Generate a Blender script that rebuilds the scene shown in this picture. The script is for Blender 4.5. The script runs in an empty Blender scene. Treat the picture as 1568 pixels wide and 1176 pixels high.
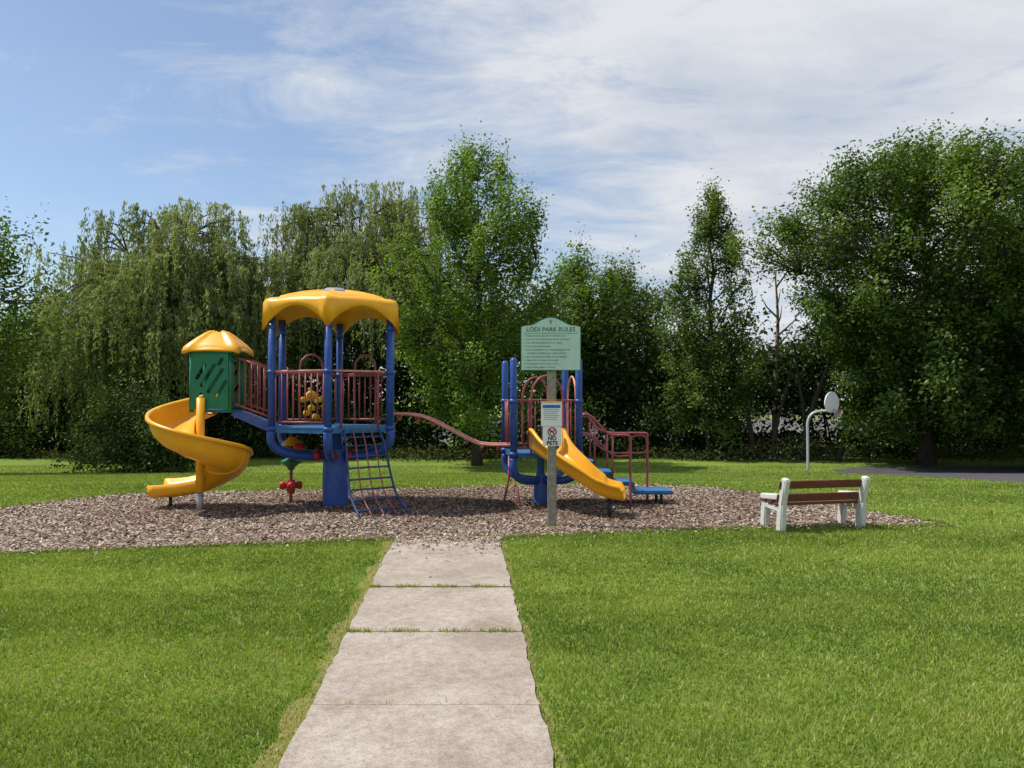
import bpy, bmesh, math, random
import numpy as np
from mathutils import Vector, Matrix
random.seed(7); rng=np.random.default_rng(7)
sc=bpy.context.scene
sc.view_settings.view_transform='Standard'; sc.view_settings.look='None'; sc.view_settings.exposure=0

# ------------------------------------------------------------------ materials
def nt(name):
    m=bpy.data.materials.new(name); m.use_nodes=True
    t=m.node_tree; t.nodes.clear()
    o=t.nodes.new('ShaderNodeOutputMaterial'); return m,t,o
def noise_n(t,scale,detail=4,rough=.55,vec=None,dist=0):
    n=t.nodes.new('ShaderNodeTexNoise'); n.inputs['Scale'].default_value=scale
    n.inputs['Detail'].default_value=detail; n.inputs['Roughness'].default_value=rough
    n.inputs['Distortion'].default_value=dist
    if vec is not None: t.links.new(vec,n.inputs['Vector'])
    return n
def ramp_n(t,fac,stops):
    r=t.nodes.new('ShaderNodeValToRGB'); e=r.color_ramp.elements
    while len(e)<len(stops): e.new(.5)
    for i,(p,c) in enumerate(stops):
        e[i].position=p; e[i].color=(*c,1) if len(c)==3 else c
    t.links.new(fac,r.inputs[0]); return r
def mix_n(t,f,a,b,mode='MIX'):
    m=t.nodes.new('ShaderNodeMix'); m.data_type='RGBA'; m.blend_type=mode
    for s,v in ((0,f),(6,a),(7,b)):
        if hasattr(v,'links'): t.links.new(v,m.inputs[s])
        elif s==0: m.inputs[0].default_value=v
        else: m.inputs[s].default_value=(*v,1)
    return m.outputs[2]
def objco(t):
    g=t.nodes.new('ShaderNodeNewGeometry'); return g.outputs['Position']
def mat(name,col,rough=.5,metal=0,var=.25,scale=6,bump=.1,bscale=60,spec=.4,dirt=None):
    m,t,o=nt(name); p=t.nodes.new('ShaderNodeBsdfPrincipled')
    v=objco(t)
    n=noise_n(t,scale,6,.6,v)
    a=tuple(c*(1-var) for c in col); b=tuple(min(1,c*(1+var*.6)) for c in col)
    r=ramp_n(t,n.outputs[0],[(.3,a),(.7,b)])
    colr=r.outputs[0]
    if dirt:
        n3=noise_n(t,scale*2.7,8,.7,v)
        rr=ramp_n(t,n3.outputs[0],[(.5,(0,0,0)),(.72,(1,1,1))])
        f=t.nodes.new('ShaderNodeMath'); f.operation='MULTIPLY'; f.inputs[1].default_value=dirt[1]
        t.links.new(rr.outputs[0],f.inputs[0])
        colr=mix_n(t,f.outputs[0],colr,dirt[0])
    t.links.new(colr,p.inputs['Base Color'])
    p.inputs['Roughness'].default_value=rough; p.inputs['Metallic'].default_value=metal
    p.inputs['Specular IOR Level'].default_value=spec
    if bump:
        n2=noise_n(t,bscale,4,.6,v); bp=t.nodes.new('ShaderNodeBump'); bp.inputs['Strength'].default_value=bump
        bp.inputs['Distance'].default_value=.01
        t.links.new(n2.outputs[0],bp.inputs['Height']); t.links.new(bp.outputs[0],p.inputs['Normal'])
    t.links.new(p.outputs[0],o.inputs[0]); return m
def leafmat(name,stops,trans=.35,gloss=.05):
    m,t,o=nt(name)
    a=t.nodes.new('ShaderNodeAttribute'); a.attribute_name='tint'
    r=ramp_n(t,a.outputs['Fac'],stops)
    d=t.nodes.new('ShaderNodeBsdfDiffuse'); tr=t.nodes.new('ShaderNodeBsdfTranslucent'); g=t.nodes.new('ShaderNodeBsdfGlossy')
    g.inputs['Roughness'].default_value=.5; g.inputs['Color'].default_value=(.9,.95,.8,1)
    t.links.new(r.outputs[0],d.inputs[0])
    tc=mix_n(t,1.0,r.outputs[0],(1.3,1.2,.5),'MULTIPLY'); t.links.new(tc,tr.inputs[0])
    m1=t.nodes.new('ShaderNodeMixShader'); m1.inputs[0].default_value=trans
    t.links.new(d.outputs[0],m1.inputs[1]); t.links.new(tr.outputs[0],m1.inputs[2])
    if gloss>0:
        m2=t.nodes.new('ShaderNodeMixShader'); m2.inputs[0].default_value=gloss
        t.links.new(m1.outputs[0],m2.inputs[1]); t.links.new(g.outputs[0],m2.inputs[2])
        t.links.new(m2.outputs[0],o.inputs[0])
    else: t.links.new(m1.outputs[0],o.inputs[0])
    return m

M_or=mat('orange_plastic',(.86,.40,.010),.36,var=.12,scale=3,bump=.05,dirt=((.62,.32,.06),.4))
M_bl=mat('blue_paint',(.022,.075,.31),.38,var=.22,scale=5,bump=.04,dirt=((.08,.15,.34),.5))
M_bl2=mat('blue_deck',(.02,.13,.30),.5,var=.25,scale=8,bump=.1)
M_mr=mat('maroon_paint',(.32,.075,.08),.45,var=.3,scale=9,bump=.04)
M_pk=mat('faded_red_paint',(.62,.26,.19),.5,var=.3,scale=9,bump=.05)
M_gr=mat('green_plastic',(.010,.17,.085),.42,var=.18,scale=4,bump=.04,dirt=((.06,.24,.15),.35))
M_rd=mat('red_plastic',(.45,.025,.025),.4,var=.2,scale=8,bump=.04)
M_gy=mat('galvanised_steel',(.36,.37,.38),.45,.5,var=.2)
M_wood=mat('weathered_wood',(.30,.27,.22),.85,var=.4,scale=14,bump=.5,bscale=90)
M_wh=mat('white_painted_concrete',(.62,.61,.58),.75,var=.1,scale=10,bump=.35,bscale=60,dirt=((.33,.31,.27),.55))
M_slat=mat('brown_slat',(.15,.042,.026),.6,var=.35,scale=10,bump=.3)
M_signb=mat('sign_face',(.48,.66,.58),.45,var=.08,scale=6,bump=0,dirt=((.62,.72,.66),.4))
M_signw=mat('sign_white',(.78,.79,.79),.4,var=.05,bump=0)
M_txt=mat('sign_text_green',(.06,.17,.13),.5,bump=0)
M_blk=mat('black_print',(.02,.02,.02),.5,bump=0)
M_blue2=mat('print_blue',(.03,.12,.5),.5,bump=0)
M_bark=mat('bark',(.065,.050,.037),.95,var=.45,scale=5,bump=.8,bscale=14)
M_dead=mat('dead_wood',(.24,.18,.13),.95,var=.3,scale=5,bump=.6,bscale=14)

# ------------------------------------------------------------------ mesh helpers
def empty(name,loc=(0,0,0)):
    e=bpy.data.objects.new(name,None); e.location=loc; e.empty_display_size=.3
    sc.collection.objects.link(e); return e
def obj(name,V,F,m,parent=None,smooth=False):
    me=bpy.data.meshes.new(name); me.from_pydata([tuple(v) for v in V],[],F); me.update()
    if smooth: me.shade_smooth()
    if m: me.materials.append(m)
    o=bpy.data.objects.new(name,me); sc.collection.objects.link(o)
    if parent: 
        o.parent=parent; o.matrix_parent_inverse=Matrix.Translation(-Vector(parent.location))
    return o
def smooth_path(pts,n=6):
    P=[Vector(p) for p in pts]; P=[2*P[0]-P[1]]+P+[2*P[-1]-P[-2]]; out=[]
    for i in range(1,len(P)-2):
        for k in range(n):
            t=k/n; a,b,c,d=P[i-1],P[i],P[i+1],P[i+2]
            out.append(.5*((2*b)+(c-a)*t+(2*a-5*b+4*c-d)*t*t+(-a+3*b-3*c+d)*t**3))
    out.append(P[-2]); return out
def tube_geo(V,F,pts,r,sides=8,cap=True):
    P=[Vector(p) for p in pts]; n=len(P)
    R=list(r) if hasattr(r,'__len__') else [r]*n
    base=len(V); u=None
    for i in range(n):
        t=(P[min(i+1,n-1)]-P[max(i-1,0)])
        if t.length<1e-9: t=Vector((0,0,1))
        t.normalize()
        if u is None:
            ref=Vector((0,0,1)) if abs(t.z)<.9 else Vector((1,0,0)); u=t.cross(ref)
        else: u=u-t*u.dot(t)
        u.normalize(); w=t.cross(u)
        for k in range(sides):
            a=2*math.pi*k/sides; V.append(P[i]+(u*math.cos(a)+w*math.sin(a))*R[i])
    for i in range(n-1):
        for k in range(sides):
            a=base+i*sides+k; b=base+i*sides+(k+1)%sides
            F.append((a,b,b+sides,a+sides))
    if cap:
        F.append(tuple(base+k for k in range(sides))[::-1]); F.append(tuple(base+(n-1)*sides+k for k in range(sides)))
def tube(name,pts,r,m,parent,sides=14,cap=True):
    V,F=[],[]; tube_geo(V,F,pts,r,sides,cap); return obj(name,V,F,m,parent,True)
def tubes(name,lst,m,parent,sides=8):
    V,F=[],[]
    for pts,r in lst: tube_geo(V,F,pts,r,sides)
    return obj(name,V,F,m,parent,True)
def autosm(o):
    o.data.shade_smooth()
    md=o.modifiers.new('es','EDGE_SPLIT'); md.split_angle=math.radians(35)
def box(name,c,s,m,parent,rotz=0,rot=None,bev=.01):
    bm=bmesh.new(); bmesh.ops.create_cube(bm,size=1)
    bmesh.ops.scale(bm,vec=s,verts=bm.verts)
    if bev: bmesh.ops.bevel(bm,geom=bm.edges[:],offset=min(bev,min(s)*.4),segments=2,affect='EDGES')
    M=Matrix.Rotation(rotz,4,'Z') if rot is None else rot
    bmesh.ops.transform(bm,matrix=Matrix.Translation(c)@M,verts=bm.verts)
    me=bpy.data.meshes.new(name); bm.to_mesh(me); bm.free(); me.materials.append(m)
    o=bpy.data.objects.new(name,me); sc.collection.objects.link(o)
    if parent: o.parent=parent; o.matrix_parent_inverse=Matrix.Translation(-Vector(parent.location))
    return o
def lathe(name,c,prof,m,parent,n=28):
    V,F=[],[]
    for r,z in prof:
        for k in range(n):
            a=2*math.pi*k/n; V.append((c[0]+r*math.cos(a),c[1]+r*math.sin(a),c[2]+z))
    for i in range(len(prof)-1):
        for k in range(n):
            a=i*n+k;b=i*n+(k+1)%n; F.append((a,b,b+n,a+n))
    F.append(tuple(range(n))[::-1]); F.append(tuple(range((len(prof)-1)*n,len(prof)*n)))
    o=obj(name,V,F,m,parent,True); autosm(o); return o
def polyplate(name,loops,thick,M,m,parent):
    """flat plate with holes; loops in local xy, extruded along local z"""
    bm=bmesh.new(); ed=[]
    for L in loops:
        vs=[bm.verts.new((p[0],p[1],0)) for p in L]
        for i in range(len(vs)): ed.append(bm.edges.new((vs[i],vs[(i+1)%len(vs)])))
    bmesh.ops.triangle_fill(bm,use_beauty=True,use_dissolve=False,edges=ed)
    g=bmesh.ops.extrude_face_region(bm,geom=bm.faces[:])
    bmesh.ops.translate(bm,vec=(0,0,thick),verts=[v for v in g['geom'] if isinstance(v,bmesh.types.BMVert)])
    bmesh.ops.recalc_face_normals(bm,faces=bm.faces)
    bmesh.ops.transform(bm,matrix=M,verts=bm.verts)
    me=bpy.data.meshes.new(name); bm.to_mesh(me); bm.free(); me.materials.append(m)
    o=bpy.data.objects.new(name,me); sc.collection.objects.link(o)
    if parent: o.parent=parent; o.matrix_parent_inverse=Matrix.Translation(-Vector(parent.location))
    return o

# ------------------------------------------------------------------ terrain
def zg(y): 
    return -0.085*np.clip(np.asarray(y,dtype=float)-18,0,20)
MULCH=np.array([(-11.5,10.2),(-9,9.7),(-6.6,9.9),(-4.2,10.35),(-2.6,10.65),(-1.55,10.85),(-.25,10.95),(.63,11.2),(2.2,11.55),(3.68,11.8),(5.3,11.9),(6.4,12.0),(6.75,12.35),(6.4,13.1),(5.6,14.9),(5.0,16.4),(4.2,17.2),(3.2,17.6),(1,17.6),(-1.9,17.0),(-4.7,16.5),(-7.0,16.2),(-8.1,15.8),(-8.8,14.8),(-9.4,13.6),(-11,12.6),(-12,11.4)])
def smooth_poly(P,n=8):
    L=[(p[0],p[1],0) for p in P]; k=len(L); out=[]
    for i in range(k):
        a,b,c,d=[Vector(L[(i+j)%k]) for j in (-1,0,1,2)]
        for q in range(n):
            t=q/n; v=.5*((2*b)+(c-a)*t+(2*a-5*b+4*c-d)*t*t+(-a+3*b-3*c+d)*t**3)
            out.append((v.x+random.uniform(-.04,.04),v.y+random.uniform(-.04,.04)))
    return np.array(out)
MP=smooth_poly(MULCH)
def inpoly(x,y,P):
    c=np.zeros(x.shape,bool); j=len(P)-1
    for i in range(len(P)):
        xi,yi=P[i];xj,yj=P[j]
        if yi!=yj:
            c^=((yi>y)!=(yj>y))&(x<(xj-xi)*(y-yi)/(yj-yi)+xi)
        j=i
    return c
def path_l(y): return -1.0-.06*y
PW=1.48
def inpath(x,y,m=0.0): return (x>path_l(y)-m)&(x<path_l(y)+PW+m)&(y<10.97)
COURT=np.array([(11.6,16.6),(13.6,24),(16.4,39.5),(19,41.5),(34,41.5),(34,12),(13,12)])

# ground material
m,t,o=nt('lawn'); p=t.nodes.new('ShaderNodeBsdfPrincipled'); v=objco(t)
n1=noise_n(t,.35,5,.6,v); n2=noise_n(t,9,8,.75,v); n3=noise_n(t,60,4,.7,v)
r1=ramp_n(t,n1.outputs[0],[(.35,(.15,.225,.04)),(.65,(.21,.295,.052))])
r2=ramp_n(t,n2.outputs[0],[(.35,(.62,.68,.58)),(.7,(1.3,1.25,1.3))])
r3=ramp_n(t,n3.outputs[0],[(.3,(.6,.6,.6)),(.7,(1.3,1.3,1.3))])
c=mix_n(t,1,r1.outputs[0],r2.outputs[0],'MULTIPLY'); c=mix_n(t,1,c,r3.outputs[0],'MULTIPLY')
t.links.new(c,p.inputs['Base Color']); p.inputs['Roughness'].default_value=.9; p.inputs['Specular IOR Level'].default_value=.1
b=t.nodes.new('ShaderNodeBump'); b.inputs['Strength'].default_value=.6; b.inputs['Distance'].default_value=.03
t.links.new(n3.outputs[0],b.inputs['Height']); t.links.new(b.outputs[0],p.inputs['Normal']); t.links.new(p.outputs[0],o.inputs[0])
M_lawn=m
xs=[-900,-300,-120,-60,-30,-10,0,10,30,60,120,300,900]; ys=[-300,-60,-20,0,10,18,24,31,38,60,100,200,500,1200]
V=[(x,y,float(zg(y))) for y in ys for x in xs]; F=[]
for j in range(len(ys)-1):
    for i in range(len(xs)-1):
        a=j*len(xs)+i; F.append((a,a+1,a+len(xs)+1,a+len(xs)))
obj('ground',V,F,M_lawn)

def drape(name,P,h,m,grid=None):
    bm=bmesh.new(); vs=[bm.verts.new((x,y,0)) for x,y in P]
    ed=[bm.edges.new((vs[i],vs[(i+1)%len(vs)])) for i in range(len(vs))]
    bmesh.ops.triangle_fill(bm,use_beauty=True,edges=ed)
    for yy in (18,38): bmesh.ops.bisect_plane(bm,geom=bm.verts[:]+bm.edges[:]+bm.faces[:],plane_co=(0,yy,0),plane_no=(0,1,0))
    for q in bm.verts: q.co.z=float(zg(q.co.y))+h
    bmesh.ops.recalc_face_normals(bm,faces=bm.faces)
    for f in bm.faces:
        if f.normal.z<0: f.normal_flip()
    me=bpy.data.meshes.new(name); bm.to_mesh(me); bm.free(); me.materials.append(m)
    o=bpy.data.objects.new(name,me); sc.collection.objects.link(o); return o
M_asph=mat('asphalt',(.075,.070,.070),.9,var=.3,scale=2,bump=.4,bscale=80)
drape('basketball_court_asphalt',COURT,.012,M_asph)
# mulch bed
m,t,o=nt('mulch'); p=t.nodes.new('ShaderNodeBsdfPrincipled'); v=objco(t)
vo=t.nodes.new('ShaderNodeTexVoronoi'); vo.inputs['Scale'].default_value=28; t.links.new(v,vo.inputs['Vector'])
rv=ramp_n(t,vo.outputs['Color'],[(.1,(.07,.046,.033)),(.5,(.19,.135,.10)),(.9,(.34,.26,.20))])
nn=noise_n(t,.6,4,.6,v); rn=ramp_n(t,nn.outputs[0],[(.35,(.58,.50,.46)),(.62,(1.1,1.08,1.05))])
c=mix_n(t,1,rv.outputs[0],rn.outputs[0],'MULTIPLY'); t.links.new(c,p.inputs['Base Color']); p.inputs['Roughness'].default_value=.95
b=t.nodes.new('ShaderNodeBump'); b.inputs['Strength'].default_value=1; b.inputs['Distance'].default_value=.03
t.links.new(vo.outputs['Distance'],b.inputs['Height']); t.links.new(b.outputs[0],p.inputs['Normal']); t.links.new(p.outputs[0],o.inputs[0])
drape('mulch_bed',MP,.012,m)

# generic many-face mesh from numpy
def npmesh(name,verts,k,tint,m,parent=None):
    n=len(verts)//k; me=bpy.data.meshes.new(name)
    me.vertices.add(len(verts)); me.vertices.foreach_set('co',verts.astype(np.float32).ravel())
    me.loops.add(n*k); me.loops.foreach_set('vertex_index',np.arange(n*k,dtype=np.int32))
    me.polygons.add(n); me.polygons.foreach_set('loop_start',np.arange(0,n*k,k,dtype=np.int32))
    try: me.polygons.foreach_set('loop_total',np.full(n,k,dtype=np.int32))
    except Exception: pass
    me.update(calc_edges=True)
    a=me.attributes.new('tint','FLOAT','POINT'); a.data.foreach_set('value',np.repeat(tint,k).astype(np.float32))
    me.materials.append(m); o=bpy.data.objects.new(name,me); sc.collection.objects.link(o)
    if parent: o.parent=parent; o.matrix_parent_inverse=Matrix.Translation(-Vector(parent.location))
    return o
def lown(x,y,s,ph=0):
    return (np.sin(x*s+ph+1.3*np.sin(y*s*.7+ph))+np.sin(y*s*1.3+ph*2+1.1*np.sin(x*s*.9)))*.25+.5
# mulch chips (bed + a few strays kicked onto the path end and the lawn edge)
N=95000
x=rng.uniform(-12,7,N); y=rng.uniform(9.5,17.8,N); k=inpoly(x,y,MP); x=x[k];y=y[k]
ns=700; xs_=rng.uniform(-1.65,-.15,ns); ys_=10.95-rng.exponential(.28,ns)
i=rng.integers(0,len(MP),1500); off=rng.normal(0,.14,(1500,2))
z=rng.uniform(.016,.035,len(x)+ns+1500); z[len(x):len(x)+ns]=.034; 
x=np.concatenate([x,xs_,MP[i,0]+off[:,0]]); y=np.concatenate([y,ys_,MP[i,1]+off[:,1]]); N=len(x)
a=rng.uniform(0,6.28,N); L=rng.uniform(.012,.036,N); W=rng.uniform(.006,.013,N)
tl=rng.normal(0,.3,N)
u=np.stack([np.cos(a)*np.cos(tl),np.sin(a)*np.cos(tl),np.sin(tl)],1)*L[:,None]
w=np.stack([-np.sin(a),np.cos(a),rng.normal(0,.35,N)],1)*W[:,None]
c=np.stack([x,y,z],1)
vv=np.stack([c-u-w,c+u-w,c+u+w,c-u+w],1).reshape(-1,3)
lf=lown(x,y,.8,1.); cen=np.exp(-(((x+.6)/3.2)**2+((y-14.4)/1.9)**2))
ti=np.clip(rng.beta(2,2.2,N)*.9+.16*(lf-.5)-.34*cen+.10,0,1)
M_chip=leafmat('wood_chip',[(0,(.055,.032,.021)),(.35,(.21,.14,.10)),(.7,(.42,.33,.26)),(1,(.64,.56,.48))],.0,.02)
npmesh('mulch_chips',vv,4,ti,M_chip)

# concrete path
m,t,o=nt('concrete'); p=t.nodes.new('ShaderNodeBsdfPrincipled'); v=objco(t)
n1=noise_n(t,1.3,6,.65,v); n2=noise_n(t,70,6,.8,v); n3=noise_n(t,14,6,.7,v); n4=noise_n(t,.9,3,.5,v,1.5)
r1=ramp_n(t,n1.outputs[0],[(.3,(.345,.29,.245)),(.7,(.45,.39,.34))])
r2=ramp_n(t,n2.outputs[0],[(.32,(.48,.46,.46)),(.5,(1,1,1)),(.72,(1.25,1.22,1.22))])
r3=ramp_n(t,n3.outputs[0],[(.35,(.78,.77,.74)),(.6,(1.05,1.05,1.05))])
r4=ramp_n(t,n4.outputs[0],[(.35,(.85,.83,.79)),(.6,(1.03,1.03,1.03))])
vo=t.nodes.new('ShaderNodeTexVoronoi'); vo.inputs['Scale'].default_value=45; t.links.new(v,vo.inputs['Vector'])
r5=ramp_n(t,vo.outputs['Distance'],[(.08,(.62,.58,.55)),(.16,(1,1,1))])
c=mix_n(t,1,r1.outputs[0],r2.outputs[0],'MULTIPLY'); c=mix_n(t,1,c,r3.outputs[0],'MULTIPLY'); c=mix_n(t,1,c,r4.outputs[0],'MULTIPLY'); c=mix_n(t,.7,c,r5.outputs[0],'MULTIPLY')
t.links.new(c,p.inputs['Base Color']); p.inputs['Roughness'].default_value=.9; p.inputs['Specular IOR Level'].default_value=.2
b=t.nodes.new('ShaderNodeBump'); b.inputs['Strength'].default_value=.4; b.inputs['Distance'].default_value=.006
t.links.new(n2.outputs[0],b.inputs['Height']); t.links.new(b.outputs[0],p.inputs['Normal']); t.links.new(p.outputs[0],o.inputs[0])
M_conc=m
path=empty('concrete_path',(-1,5,0))
js=[-5.8,-4.2,-2.7,-1.15,.35,1.9,3.45,5.01,6.57,8.1,10.95]
for i in range(len(js)-1):
    a,b_=js[i]+.009,js[i+1]-.009; bm=bmesh.new(); n=14
    edgeL=[(path_l(a+(b_-a)*q/n)+random.uniform(-.014,.014),a+(b_-a)*q/n) for q in range(n+1)]
    edgeR=[(path_l(a+(b_-a)*q/n)+PW+random.uniform(-.014,.014),a+(b_-a)*q/n) for q in range(n+1)]
    h0=.022+random.uniform(-.006,.006);h1=.022+random.uniform(-.006,.006)
    pts=edgeL+edgeR[::-1]
    tv=[bm.verts.new((q[0],q[1],h0+(h1-h0)*(q[1]-a)/(b_-a))) for q in pts]
    f=bm.faces.new(tv); 
    if f.normal.z<0: f.normal_flip()
    f.normal_update()
    g=bmesh.ops.extrude_face_region(bm,geom=[f]); bmesh.ops.translate(bm,vec=(0,0,-.1),verts=[q for q in g['geom'] if isinstance(q,bmesh.types.BMVert)])
    bmesh.ops.recalc_face_normals(bm,faces=bm.faces)
    me=bpy.data.meshes.new('slab'); bm.to_mesh(me); bm.free(); me.materials.append(M_conc)
    s=bpy.data.objects.new('slab_%d'%i,me); sc.collection.objects.link(s); s.parent=path; s.matrix_parent_inverse=Matrix.Translation((1,-5,0))

# grass blades
def blades(x,y,hh,w,tint):
    N=len(x); a=rng.uniform(0,6.28,N); z=zg(y); l=rng.uniform(.1,.9,N)*hh; b=rng.uniform(0,6.28,N)
    c=np.stack([x,y,z],1); u=np.stack([np.cos(a),np.sin(a),0*a],1)*w[:,None]
    tip=c+np.stack([np.cos(b)*l,np.sin(b)*l,hh],1)
    return np.stack([c-u,c+u,tip],1).reshape(-1,3),tint
XS=[];YS=[];WS=[];HS=[]
for (y0,y1,dens) in ((2.2,5,6500),(5,8,4200),(8,12,2300),(12,18,900),(18,28,260),(28,42,110)):
    hw0=.67*y1+2.0; A=(y1-y0)*2*hw0; N=int(A*dens)
    x=rng.uniform(-hw0,hw0,N); y=rng.uniform(y0,y1,N)
    k=(np.abs(x)<.67*y+1.8)&~inpath(x,y,-.0)&~inpoly(x,y,MP); 
    k&=~inpoly(x,y,COURT)
    x=x[k];y=y[k]; XS.append(x);YS.append(y)
    WS.append((.0016+.0008*y)*rng.uniform(.6,1.3,len(x))); HS.append(rng.uniform(.016,.042,len(x))*(1+.25*(lown(x,y,2.3)-.5)))
x=np.concatenate(XS);y=np.concatenate(YS);w=np.concatenate(WS);h=np.concatenate(HS)
patch=lown(x,y,1.1,.4)*.4+lown(x,y,3.7,2.)*.3+lown(x+.3*y,y,9.,1.)*.3
band=np.tanh(3*np.sin((y+.12*x)*2.6))*.06
ti=np.clip(rng.normal(.49,.17,len(x))+(patch-.5)*.6+band,0,.86)
dl=np.abs(x-path_l(y)); dr=np.abs(x-path_l(y)-PW); near=y<11
lm=np.clip(.5+.5*np.sin(y*3.1)+.45*np.sin(y*7.7+1),.12,1)
st=near&(((dl<.05+.10*lm)&(rng.random(len(x))<.92))|((dr<.02+.05*lm)&(rng.random(len(x))<.7)))
ti[st]=rng.uniform(.92,1,st.sum()); h[st]*=.75
s2=rng.random(len(x))<.045; ti[s2]=rng.uniform(.88,1,s2.sum())
M_grass=leafmat('grass_blade',[(0,(.08,.14,.022)),(.45,(.195,.29,.045)),(.8,(.35,.425,.085)),(.88,(.39,.43,.13)),(.93,(.52,.44,.24)),(1,(.62,.53,.33))],.36,.02)
vv,ti=blades(x,y,h,w,ti); npmesh('lawn_grass',vv,3,ti,M_grass)
# tufts in joints + edge of mulch + round the posts
X=[];Y=[]
for yj,dn in ((6.57,700),(8.1,1200),(5.01,40),(10.97,500)):
    q=rng.beta(.8,.8,dn); cl=(np.sin(q*23+yj)>-.2)|(rng.random(dn)<.1)
    q=q[cl]; X.append(path_l(yj)+PW*q); Y.append(yj+rng.normal(0,.014,len(q)))
X.append(.62+rng.normal(0,.09,160)); Y.append(11.95+rng.normal(0,.07,160))
x=np.concatenate(X);y=np.concatenate(Y); n=len(x)
v1,t1=blades(x,y,rng.uniform(.03,.065,n),np.full(n,.007),rng.uniform(.25,.97,n))
i=rng.integers(0,len(MP),9000); j=(i+1)%len(MP); f=rng.random(9000)[:,None]; e=MP[i]*(1-f)+MP[j]*f+rng.normal(0,.06,(9000,2))
kk=~inpath(e[:,0],e[:,1]); e=e[kk]; ne=len(e)
v2,t2=blades(e[:,0],e[:,1],rng.uniform(.03,.08,ne),np.full(ne,.011),rng.uniform(.15,.7,ne))
npmesh('grass_tufts',np.concatenate([v1,v2]),3,np.concatenate([t1,t2]),M_grass)

# ------------------------------------------------------------------ trees
def diam(c,size,asp,nrm_bias=None,vertical=False):
    N=len(c); n=rng.normal(0,.8,(N,3)); 
    if nrm_bias is not None: n=n+nrm_bias
    n/=np.linalg.norm(n,axis=1)[:,None]
    if vertical: d=np.array([0,0,1.])+rng.normal(0,.18,(N,3))
    else: d=rng.normal(0,1,(N,3))
    u=np.cross(n,d); u/=np.linalg.norm(u,axis=1)[:,None]; w=np.cross(n,u)
    if vertical: n0=u; L=w
    else: n0=w; L=u
    s=size[:,None]; off=n*s*.18
    return np.stack([c-L*s,c+n0*s*asp+off,c+L*s,c-n0*s*asp+off],1).reshape(-1,3)
def branches(base,h,prof,r0,nl,rise,rn,tfrac=.9,lean=(0,0),t0=.15):
    V,F=[],[]; nodes=[]
    def R(f): return float(np.interp(f,[q[0] for q in prof],[q[1] for q in prof]))
    tp=[];n=9
    for i in range(n+1):
        f=i/n; tp.append(Vector((base[0]+lean[0]*f+rn.uniform(-.15,.15)*(f>0)*h/15,base[1]+lean[1]*f+rn.uniform(-.15,.15)*(f>0)*h/15,base[2]+h*tfrac*f-.1*(i==0))))
    rr=[r0*(1.35 if i==0 else 1)*(1-.93*i/n)**.9 for i in range(n+1)]
    tube_geo(V,F,tp,rr,9)
    for i,q in enumerate(tp):
        if i/n*tfrac>=t0: nodes.append(q)
    for i in range(nl):
        f=t0*.9+(.82-t0)*(i/nl)+rn.uniform(-.02,.02); f=min(f,tfrac*.95); k=f/tfrac*n; a0=int(k); s=tp[min(a0,n-1)].lerp(tp[min(a0,n-1)+1],k-a0)
        ang=i*2.4+rn.uniform(-.4,.4); f2=min(f+rise*rn.uniform(.6,1.2),.97*max(tfrac,.9)); rad=R(f2)*rn.uniform(.65,.88)
        e=Vector((base[0]+lean[0]*f2+rad*math.cos(ang),base[1]+lean[1]*f2+rad*math.sin(ang),base[2]+h*f2))
        mid=s.lerp(e,.5)+Vector((0,0,-.06*h*rise*2))+Vector([rn.uniform(-.4,.4) for _ in range(3)])
        P=smooth_path([s,mid,e],5); m_=len(P); rb=r0*.42*(1-f*.6)
        tube_geo(V,F,P,[rb*(1-.9*j/(m_-1)) for j in range(m_)],6,False)
        nodes+=P[2:]
    return V,F,nodes,R
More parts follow.
